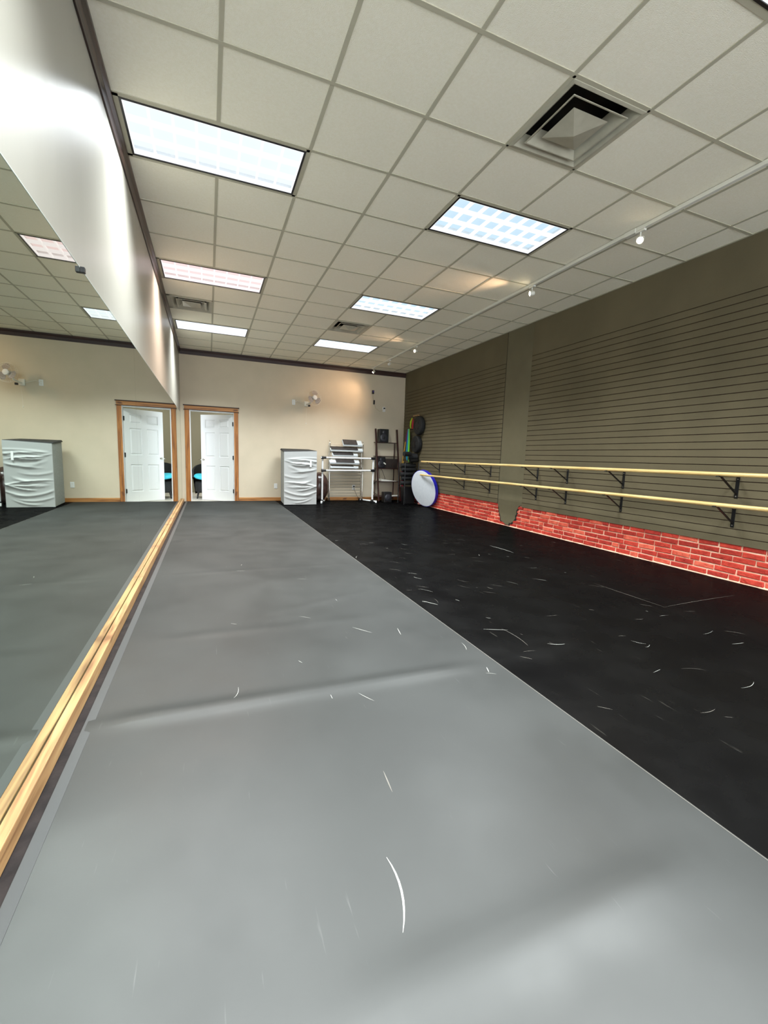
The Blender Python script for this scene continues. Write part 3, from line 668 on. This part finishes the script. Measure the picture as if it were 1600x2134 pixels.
for p in ((X0-.04, Y0-.10), (X1+.06, Y0-.10)): MB().lathe([(.012, 0), (.021, .003), (.022, .045), (.016, .055)], (p[0], p[1], .001), n=14).build('foot_cap', 'white', pb, smooth=True)

# ------------------------------------------------------------------ metal rack with aerobic steps
rk = thing('storage_rack', (3.62, 8.05, 0), 'tall chrome wire rack holding aerobic steps against the back wall', 'rack')
ra0, ra1, ryf, ryb = 3.19, 4.02, 8.0, 8.22
for xp in (ra0, ra1):
    MB().tube([(xp, ryf, .06), (xp, ryf, 1.38), (xp, ryf+.02, 1.43), (xp, ryf+.06, 1.45)], .011, 10).build('front_post', 'chrome', rk, smooth=True)
    MB().cyl((xp+.035, ryb, .06), (xp+.035, ryb, 1.40), .010, n=10).build('rear_post', 'chrome', rk, smooth=True)
    MB().box(xp-.014, xp+.014, ryf-.01, ryb+.01, .055, .085).build('base_rail', 'chrome', rk, bevel=.003)
    for yy in (ryf, ryb):
        MB().cyl((xp-.012, yy, .028), (xp+.012, yy, .028), .027, n=18).build('caster', 'black', rk, smooth=True)
for k in range(9):
    z = .13+k*.072
    MB().cyl((ra0, ryf, z), (ra1, ryf, z), .006, n=8).build('rung', 'steel', rk, smooth=True)
for z in (.80, .93, 1.06, 1.19, 1.32):
    m_ = MB(); m_.cyl((ra0, ryf, z), (ra1-.0, ryf, z), .008, n=8).cyl((ra0+.035, ryb, z+.05), (ra1+.035, ryb, z+.05), .006, n=8)
    for k in range(4):
        x = ra0+.03+(ra1-ra0-.06)*k/3; m_.cyl((x, ryf, z), (x+.02, ryb, z+.05), .004, n=6)
    m_.build('shelf_rail', 'steel', rk, smooth=True)
MT['tread'] = noisy('ribbed_black_tread', (34, 31, 31), (64, 58, 56), 40, .55, .5, stretch=(.3, 1, 1))
MT['stepw'] = base_mat('pale_grey_step_plastic', (214, 220, 222), .4)
def step(x0, x1, z, wl, wr_, dep, label, yf=7.955, tilt=32):
    """aerobic step lying tilted towards the room; wl / wr_ = widths of the pale ends"""
    t = thing('aerobic_step', (x0, yf, z), label, 'aerobic step', 'aerobic steps on the rack', rot=(R(tilt), 0, 0))
    th = .055
    b = MB()
    W = x1-x0
    prof = [(0, .0), (dep, .0), (dep-.012, th-.012), (dep-.03, th-.008), (.03, th-.008), (.012, th-.012)]
    b.prism(prof, 'x', 0, W); b.build('platform', 'stepw', t, bevel=.008, world=False)
    MB().box(wl+.004, W-wr_-.004, .012, dep-.012, th-.012, th+.006).build('tread', 'tread', t, bevel=.005, world=False)
    for xx in (wl*.5 if wl > .05 else .03, W-wr_*.5 if wr_ > .05 else W-.03): MB().box(xx-.02, xx+.02, .02, dep-.02, -.02, 0).build('riser_block', 'stepw', t, bevel=.004, world=False)
    return t
step(3.50, 3.985, 1.325, .004, .125, .20, 'short aerobic step with black tread on top of the rack, topmost of all', tilt=40)
step(3.19, 4.00, 1.195, .01, .125, .13, 'aerobic step with a long black tread on the shelf below the topmost step', tilt=34)
step(3.235, 3.88, 1.075, .02, .115, .12, 'aerobic step with black tread half hidden behind the upper white barre tube', tilt=34)
step(3.175, 3.92, .895, .15, .125, .145, 'aerobic step showing both pale ends, second lowest on the rack', tilt=38)
step(3.20, 3.90, .80, .02, .12, .10, 'aerobic step in shade under the others, lowest on the rack', tilt=14)

# ------------------------------------------------------------------ ladder shelf with audio gear
MT['mahog'] = wood('dark_mahogany', (26, 8, 6), (50, 18, 13), (70, 28, 20), 'z', .4, knots=False)
ls = thing('ladder_shelf', (4.70, 8.0, 0), 'dark mahogany leaning ladder shelf in the back right corner', 'shelf')
def ly(z): return 7.84+.36*z/1.80
for xp in (4.405, 4.985):
    a = Vector((xp, ly(0)+.002, .012)); b = Vector((xp, ly(1.80), 1.80)); dd = b-a
    MB().obox((a+b)/2, [dd, (1, 0, 0), dd.cross(Vector((1, 0, 0)))], (dd.length/2, .017, .022)).build('side_rail', 'mahog', ls, bevel=.003)
SH = [(1.468, 8.10), (1.128, 8.02), (.822, 7.96), (.500, 7.91), (.125, 7.86)]
for z, y in SH:
    MB().box(4.385, 5.005, ly(z)-.02, YB-.02, z-.016, z).build('shelf_board', 'mahog', ls, bevel=.002)
for xp in (4.44, 4.95):
    MB().box(xp-.01, xp+.01, YB-.05, YB-.028, .01, 1.45).build('rear_leg', 'mahog', ls, bevel=.002)
MT['cone'] = base_mat('speaker_cone', (44, 44, 50), .35)
def speaker(x, y, z, w_, h_, dp, label):
    t = thing('speaker', (x, y, z), label, 'speaker')
    MB().box(x-w_/2, x+w_/2, y, y+dp, z, z+h_).build('cabinet', 'black', t, bevel=.008)
    wf = MB().lathe([(.020, .004), (w_*.34, .006), (w_*.40, .0), (w_*.42, -.004)], (x, y, z+h_*.34), (0, -1, 0), 28).build('woofer', 'cone', t, smooth=True)
    MB().lathe([(w_*.12, .005), (w_*.09, .016), (.004, .020)], (x, y, z+h_*.34), (0, -1, 0), 18).build('dust_cap', 'black', wf, smooth=True)
    MB().lathe([(.006, .008), (w_*.16, .003), (w_*.20, -.002)], (x, y, z+h_*.76), (0, -1, 0), 20).build('tweeter', 'cone', t, smooth=True)
    return t
speaker(4.593, 7.99+.09, 1.469, .245, .325, .17, 'black bookshelf speaker on the top board of the ladder shelf')
speaker(4.52, 7.965+.07, .823, .22, .285, .17, 'black bookshelf speaker on the middle board of the ladder shelf')
am = thing('amplifier', (4.80, 8.02, .823), 'dark amplifier box beside the speaker on the middle board', 'amplifier')
MB().box(4.64, 4.97, 8.06, 8.24, .823, 1.06).build('case', noisy('dark_brown_case', (38, 28, 24), (52, 38, 32), 8, .5), am, bevel=.005)
for k in range(3): MB().lathe([(.012, 0), (.011, .012), (.003, .014)], (4.72+k*.08, 8.06, .88), (0, -1, 0), 14).build('knob', 'blackm', am, smooth=True)
pl = MB().obox((4.60, 8.0, .93+.012), [(.7, 0, -.5), (0, 1, 0), (.5, 0, .7)], (.035, .006, .014)); tag(pl.build('remote_control', 'white_plastic', bevel=.004), 'small white remote propped against the speaker on the middle board', 'remote')
pap = MB(); pap.add([(4.50, 7.93, .501), (4.92, 7.95, .501), (4.90, 8.12, .501), (4.50, 8.14, .501), (4.50, 7.93, .548), (4.92, 7.95, .508), (4.90, 8.12, .508), (4.50, 8.14, .56)], [(0, 1, 2, 3), (4, 5, 6, 7), (0, 1, 5, 4), (1, 2, 6, 5), (2, 3, 7, 6), (3, 0, 4, 7)])
tag(pap.build('paper_pile', 'white_plastic', bevel=.003), 'sloping white pile of papers on the fourth board of the ladder shelf', 'papers')
sw = thing('subwoofer', (4.50, 7.66, 0), 'black subwoofer box on the floor in front of the ladder shelf', 'speaker')
MB().box(4.465, 4.665, 7.62, 7.82, .004, .255).build('cabinet', 'black', sw, bevel=.01)
MB().lathe([(.02, .006), (.07, .008), (.082, 0), (.086, -.003)], (4.565, 7.62, .125), (0, -1, 0), 26).build('woofer', 'cone', sw, smooth=True)
ps = thing('power_strip', (4.80, 7.98, .125), 'pale power strip on the lowest board of the ladder shelf', 'power strip')
MB().box(4.67, 4.96, 7.93, 7.975, .126, .155).build('strip_body', 'white_plastic', ps, bevel=.004)
for k in range(5): MB().box(4.70+k*.052, 4.722+k*.052, 7.94, 7.965, .155, .160).build('socket', 'black', ps)
tag(MB().tube(sag((4.47, 8.10, .83), (4.53, 8.16, .50), .12, 12, (.03, 0, 0)), .006, 8).build('speaker_cable', 'black', smooth=True), 'black cable hanging from the middle board to the left of the papers', 'cable')
tag(MB().tube(sag((4.55, 8.12, .83), (4.70, 8.18, .515), .02, 12, (.02, 0, 0)), .005, 8).build('speaker_cable', 'black', smooth=True), 'black cable slanting from the middle board down onto the papers', 'cable')
tag(MB().tube(sag((4.42, 8.10, .50), (4.47, 7.95, .14), .03, 12, (-.16, 0, 0)), .005, 8).build('speaker_cable', 'black', smooth=True), 'black cable looping out beside the left foot of the ladder shelf', 'cable')

# ------------------------------------------------------------------ corner pile of training gear on the far slat panel
def strap(name, pts, wd, mat, label, cat='resistance band', group='coloured bands hanging in the corner'):
    mb = MB(); P = [Vector(p) for p in pts]; m = len(P); vs = []
    for i, p in enumerate(P):
        ww = wd[i] if isinstance(wd, (list, tuple)) else wd
        s_ = Vector((0, 1, 0))*ww/2; nx_ = Vector((1, 0, 0))*.005
        vs += [p-s_-nx_, p+s_-nx_, p+s_+nx_, p-s_+nx_]
    fs = [(4*i+k, 4*i+(k+1) % 4, 4*i+4+(k+1) % 4, 4*i+4+k) for i in range(m-1) for k in range(4)]+[(0, 1, 2, 3), (4*m-4, 4*m-3, 4*m-2, 4*m-1)]
    mb.add(vs, fs)
    return tag(mb.build(name, mat, smooth=True, bevel=.002), label, cat, group)
MT['cyanb'] = base_mat('cyan_latex', (20, 150, 200), .4); MT['greenb'] = base_mat('lime_latex', (120, 220, 60), .4)
MT['purpleb'] = base_mat('purple_latex', (120, 30, 110), .4); MT['redb'] = base_mat('red_latex', (170, 20, 40), .4); MT['blueb'] = base_mat('blue_latex', (24, 60, 190), .4)
MT['yellowb'] = base_mat('yellow_rope', (206, 162, 70), .5); MT['limeb'] = base_mat('lime_yellow_latex', (170, 215, 20), .4); MT['pinkb'] = base_mat('pink_foam', (225, 40, 90), .5)
tag(MB().box(XR-.045, XR-.001, 7.38, 7.66, 2.105, 2.135).build('hanging_rail', 'piney', bevel=.004), 'short wooden peg strip on the slat wall above the hanging bands', 'peg rail')
hk = MB().tube([(XR-.001, 7.74, 1.80), (XR-.09, 7.74, 1.80), (XR-.11, 7.74, 1.82)], .006, 8); tag(hk.build('wall_hook', 'blackm', smooth=True), 'black wall hook carrying the cyan and green bands', 'hook')
strap('resistance_band', [(5.11, 7.77, 1.81), (5.11, 7.79, 1.5), (5.10, 7.80, 1.2), (5.11, 7.79, 1.04)], [.05, .09, .08, .05], 'cyanb', 'cyan stretch band hanging from the corner hook')
strap('resistance_band', [(5.10, 7.71, 1.81), (5.09, 7.67, 1.5), (5.08, 7.66, 1.2), (5.085, 7.60, 1.00)], [.04, .07, .08, .06], 'greenb', 'bright green stretch band hanging beside the cyan one')
strap('resistance_band', [(5.125, 7.84, 1.80), (5.12, 7.90, 1.62), (5.12, 7.90, 1.48)], [.03, .07, .05], 'purpleb', 'short purple band hanging to the left of the cyan one')
strap('resistance_band', [(5.13, 7.80, 1.80), (5.13, 7.84, 1.55), (5.13, 7.84, 1.30)], [.03, .06, .05], 'blueb', 'deep blue band hanging behind the cyan one')
tag(MB().tube([(5.11, 7.92, 1.50), (5.11, 7.97, 1.30), (5.10, 8.02, 1.08), (5.10, 8.07, .93), (5.10, 8.03, .88), (5.10, 7.99, .93), (5.11, 8.0, 1.02)], .012, 10).build('skipping_rope', 'yellowb', smooth=True), 'yellow rope hanging in the corner to the left of the bands', 'rope')
strap('resistance_band', [(5.13, 7.62, 2.07), (5.12, 7.67, 1.98), (5.12, 7.69, 1.88), (5.12, 7.66, 1.82)], [.04, .08, .06, .03], 'limeb', 'lime loop band hanging high under the wooden peg strip')
strap('resistance_band', [(5.12, 7.56, 2.05), (5.11, 7.54, 1.97), (5.11, 7.54, 1.87), (5.12, 7.56, 1.80)], [.04, .08, .07, .03], 'redb', 'red loop band hanging beside the lime loop')
def pad(x, y, z, r, label):
    t = thing('balance_pad', (XR-.03, y, z-r), label, 'balance disc', 'round black balance discs on the slat wall')
    MB().lathe([(r*.9, 0), (r, .02), (r, .085), (r*.93, .105), (r*.85, .11)], (XR-.005, y, z), (-1, 0, 0), 40).build('cushion_body', 'rubber', t, smooth=True)
    MB().lathe([(r*.42, .0), (r*.40, .012), (r*.2, .016), (.01, .016)], (XR-.113, y, z), (-1, 0, 0), 32).build('centre_ring', 'black', t, smooth=True)
pad(5.1, 7.26, 1.865, .222, 'round black balance disc hanging on the slat wall, upper of two')
pad(5.1, 7.36, 1.43, .205, 'round black balance disc hanging on the slat wall, lower of two')
rl = thing('rolled_mat', (5.05, 7.40, 1.05), 'short black rolled mat end-on above the pile of foam rolls', 'rolled mat')
MB().cyl((4.98, 7.42, 1.135), (5.18, 7.36, 1.135), .080, n=28).build('roll', 'rubber', rl, smooth=True)
MB().cyl((4.80, 7.30, 1.19), (4.975, 7.33, 1.19), .055, n=24).build('roll_end', 'rubber', rl, smooth=True)
MB().cyl((4.98, 7.34, 1.03), (5.18, 7.34, 1.06), .055, n=24).build('inner_roll', 'black', rl, smooth=True)
# frame that carries the rolls
rf = thing('roller_stand', (4.97, 7.38, 0), 'black stand under the pile of foam rolls in the corner', 'stand')
for xp in (4.80, 5.15):
    for yp in (7.20, 7.56): MB().cyl((xp, yp, .0), (xp, yp, .98), .012, n=8).build('upright', 'blackm', rf, smooth=True)
for k, z in enumerate((.50, .61, .71, .82, .92)):
    MB().box(4.79, 5.16, 7.21, 7.235, z-.062, z-.052).box(4.79, 5.16, 7.53, 7.555, z-.062, z-.052).build('crossbar', 'blackm', rf)
    lab = ['black foam roll lying on the stand, lowest of five', 'black foam roll lying on the stand, second from the bottom', 'black foam roll lying on the stand, middle of five', 'black foam roll lying on the stand, second from the top', 'black foam roll lying on the stand, top of five'][k]
    j = [0, .02, -.01, .02, .0][k]
    tag(MB().lathe([(.030, 0), (.046, .002), (.050, .01), (.050, .37), (.046, .38), (.030, .382)], (4.77+j, 7.38, z), (1, 0, 0), 28).build('foam_roll', 'rubber', smooth=True), lab, 'foam roller', 'black foam rolls stacked on the stand')
bn = thing('storage_bin', (4.99, 7.55, 0), 'black bin standing on the floor beneath the foam rolls', 'bin')
MB().add([(4.86, 7.26, .003), (5.10, 7.26, .003), (5.10, 7.50, .003), (4.86, 7.50, .003), (4.83, 7.24, .40), (5.13, 7.24, .40), (5.13, 7.52, .40), (4.83, 7.52, .40)], [(0, 1, 2, 3), (4, 5, 6, 7), (0, 1, 5, 4), (1, 2, 6, 5), (2, 3, 7, 6), (3, 0, 4, 7)]).build('bin_body', 'black', bn, bevel=.01)
MB().box(4.82, 5.14, 7.23, 7.53, .385, .41).build('bin_rim', 'black', bn, bevel=.006)
tag(MB().tube([(5.125, 8.05, .0), (5.12, 8.05, .40), (5.10, 8.05, .78)], .022, 12).build('pink_baton', 'pinkb', smooth=True), 'pink foam baton standing upright in the corner behind the black rolls', 'baton')

# large round white disc with blue rim wedged behind the lower barre
yaw, lean = .2218, -.2045; rr_ = .420
nrm = Vector((-math.cos(yaw)*math.cos(lean), -math.sin(yaw)*math.cos(lean), math.sin(lean)))
dc = thing('round_mat', (5.04, 6.64, 0), 'large round white mat with a bright blue rim wedged behind the lower barre', 'gym mat')
cc = Vector((5.007, 6.644, .418)); MT['bluerim'] = base_mat('royal_blue_vinyl', (46, 44, 190), .3); MT['whitevinyl'] = noisy('white_canvas_vinyl', (214, 219, 226), (222, 226, 232), 20, .5)
MB().lathe([(rr_-.02, -.085), (rr_, -.078), (rr_+.002, -.005), (rr_-.004, -.002), (rr_-.012, -.004)], cc, nrm, 72).build('rim', 'bluerim', dc, smooth=True)
MB().lathe([(rr_-.004, -.004), (rr_-.008, .0), (rr_-.02, .003), (.01, .004)], cc, nrm, 72).build('face', 'whitevinyl', dc, smooth=True)

# ------------------------------------------------------------------ things on the back wall
fn = thing('wall_fan', (2.60, YB-.2, 2.3), 'white wall-mounted fan with pale grey blades on the back wall', 'fan')
fcn = Vector((2.80, 7.98, 2.405)); ax = Vector((.30, -1, .12)).normalized()
MT['fanb'] = base_mat('smoky_fan_blade', (150, 142, 138), .4)
fu = ax.orthogonal().normalized(); fv = ax.cross(fu)
for k in range(3):
    b = MB(); a0 = R(100)+k*2*math.pi/3; vs = []; nn = 12
    for i in range(nn+1):
        t_ = i/nn; r_ = .045+.115*t_; wdt = R(14+26*math.sin(math.pi*min(1, t_*.75+.1)))*(1 if t_ < .9 else .75)
        for s_ in (-1, 0, 1):
            aa = a0+s_*wdt; vs.append(fcn+(fu*math.cos(aa)+fv*math.sin(aa))*r_+ax*(.012*s_+(.002 if s_ == 0 else 0)))
    m_ = len(vs); vs += [p-ax*.003 for p in vs]
    fs = []
    for i in range(nn):
        for s_ in range(2):
            q = i*3+s_; fs += [(q, q+1, q+4, q+3), (m_+q, m_+q+3, m_+q+4, m_+q+1)]
        fs += [(i*3, i*3+3, m_+i*3+3, m_+i*3), (i*3+2, m_+i*3+2, m_+i*3+5, i*3+5)]
    fs += [(0, 1, m_+1, m_), (1, 2, m_+2, m_+1), (nn*3, m_+nn*3, m_+nn*3+1, nn*3+1), (nn*3+1, m_+nn*3+1, m_+nn*3+2, nn*3+2)]
    b.add(vs, fs); b.build('fan_blade', 'fanb', fn, smooth=True)
MB().lathe([(.050, .012), (.056, .018), (.052, .032), (.02, .040), (.004, .041)], fcn, ax, 28).build('hub_cap', 'white', fn, smooth=True)
for rr2, off in ((.175, .02), (.175, -.03), (.12, .045)):
    mb = MB(); mb.tube([fcn+(fu*math.cos(t*math.pi/24)+fv*math.sin(t*math.pi/24))*rr2+ax*off for t in range(48)], .0014, 6, closed=True); mb.build('guard_ring', 'white_plastic', fn, smooth=True)
for k in range(24):
    a = 2*math.pi*k/24; e = fu*math.cos(a)+fv*math.sin(a)
    MB().tube([fcn+e*.05+ax*.045, fcn+e*.12+ax*.045, fcn+e*.175+ax*.02, fcn+e*.175-ax*.03, fcn+e*.10-ax*.06], .0008, 5).build('guard_wire', 'white_plastic', fn, smooth=True)
MB().lathe([(.045, -.03), (.05, -.05), (.046, -.12), (.02, -.135)], fcn, ax, 24).build('motor_housing', 'white_plastic', fn, smooth=True)
MB().tube([fcn-ax*.10, (2.74, 8.10, 2.30), (2.69, 8.20, 2.27), (2.67, YB-.01, 2.27)], .017, 12).build('arm', 'white_plastic', fn, smooth=True)
MB().box(2.62, 2.72, YB-.03, YB-.001, 2.22, 2.34).build('wall_mount', 'white_plastic', fn, bevel=.008)
MB().box(2.68, 2.725, 8.07, 8.12, 2.205, 2.245).build('switch_box', 'black', fn, bevel=.004)
pc = MB().tube([(2.66, 8.16, 2.22), (2.655, 8.18, 2.0), (2.65, 8.18, 1.835)], .0012, 6); pc.build('pull_cord', 'white_plastic', fn)
MB().lathe([(.004, 0), (.010, .01), (.004, .028)], (2.65, 8.18, 1.81), n=12).build('pull_knob', 'white_plastic', fn, smooth=True)
def outlet(x, z, label, plug=False):
    t = thing('wall_outlet', (x, YB, z), label, 'wall outlet')
    cp = MB().box(x-.036, x+.036, YB-.007, YB, z-.058, z+.058).build('cover_plate', 'white', t, bevel=.003)
    for dz in (.022, -.022): MB().box(x-.016, x+.016, YB-.009, YB-.006, z+dz-.014, z+dz+.014).build('socket', 'white_plastic', cp, bevel=.002)
    if plug: MB().box(x-.018, x+.018, YB-.045, YB-.008, z+.008, z+.038).build('plug', 'black', t, bevel=.004)
    return t
outlet(1.967, .345, 'white wall outlet low on the back wall between the door and the covered mats')
outlet(3.885, .325, 'white wall outlet low on the back wall behind the metal rack', True)
outlet(4.64, 2.295, 'white wall outlet high on the back wall near the corner, with a black plug', True)
outlet(2.375, 2.30, 'white wall outlet high on the back wall to the left of the fan')
tag(MB().tube([(2.39, YB-.03, 2.30), (2.45, YB-.035, 2.33), (2.54, YB-.03, 2.30), (2.63, YB-.02, 2.27)], .004, 8).build('fan_cord', 'white_plastic', smooth=True), 'short white cord from the high outlet to the wall fan', 'cable')
wc = thing('wall_camera', (4.325, YB-.04, 2.65), 'small black camera high on the back wall near the corner', 'camera')
MB().box(4.30, 4.352, YB-.05, YB-.006, 2.645, 2.735).build('camera_body', 'black', wc, bevel=.008)
MB().lathe([(.014, 0), (.016, .006), (.004, .012)], (4.326, YB-.05, 2.70), (0, -1, 0), 16).build('lens', emis('violet_lens', (90, 70, 150), .3), wc, smooth=True)
tag(MB().tube([(4.33, YB-.012, 2.645), (4.335, YB-.010, 2.55), (4.35, YB-.012, 2.50)], .004, 8).tube([(4.37, YB-.012, 2.40), (4.42, YB-.008, 2.30), (4.52, YB-.008, 2.24), (4.60, YB-.012, 2.26), (4.63, YB-.03, 2.30)], .003, 8).build('camera_cord', noisy('beige_cord', (170, 158, 120), (180, 168, 130), 9), smooth=True), 'thin beige cord from the wall camera to the high outlet', 'cable')
tag(MB().box(4.345, 4.385, YB-.035, YB-.002, 2.395, 2.50).build('power_adapter', 'black', bevel=.006), 'small black power adapter hanging below the wall camera', 'adapter')
tag(MB().tube([(3.885, YB-.05, .33), (3.90, YB-.06, .25), (3.95, YB-.05, .14), (4.0, YB-.05, .05)], .004, 8).build('outlet_cord', 'black', smooth=True), 'thin dark cord dropping from the outlet behind the rack', 'cable')
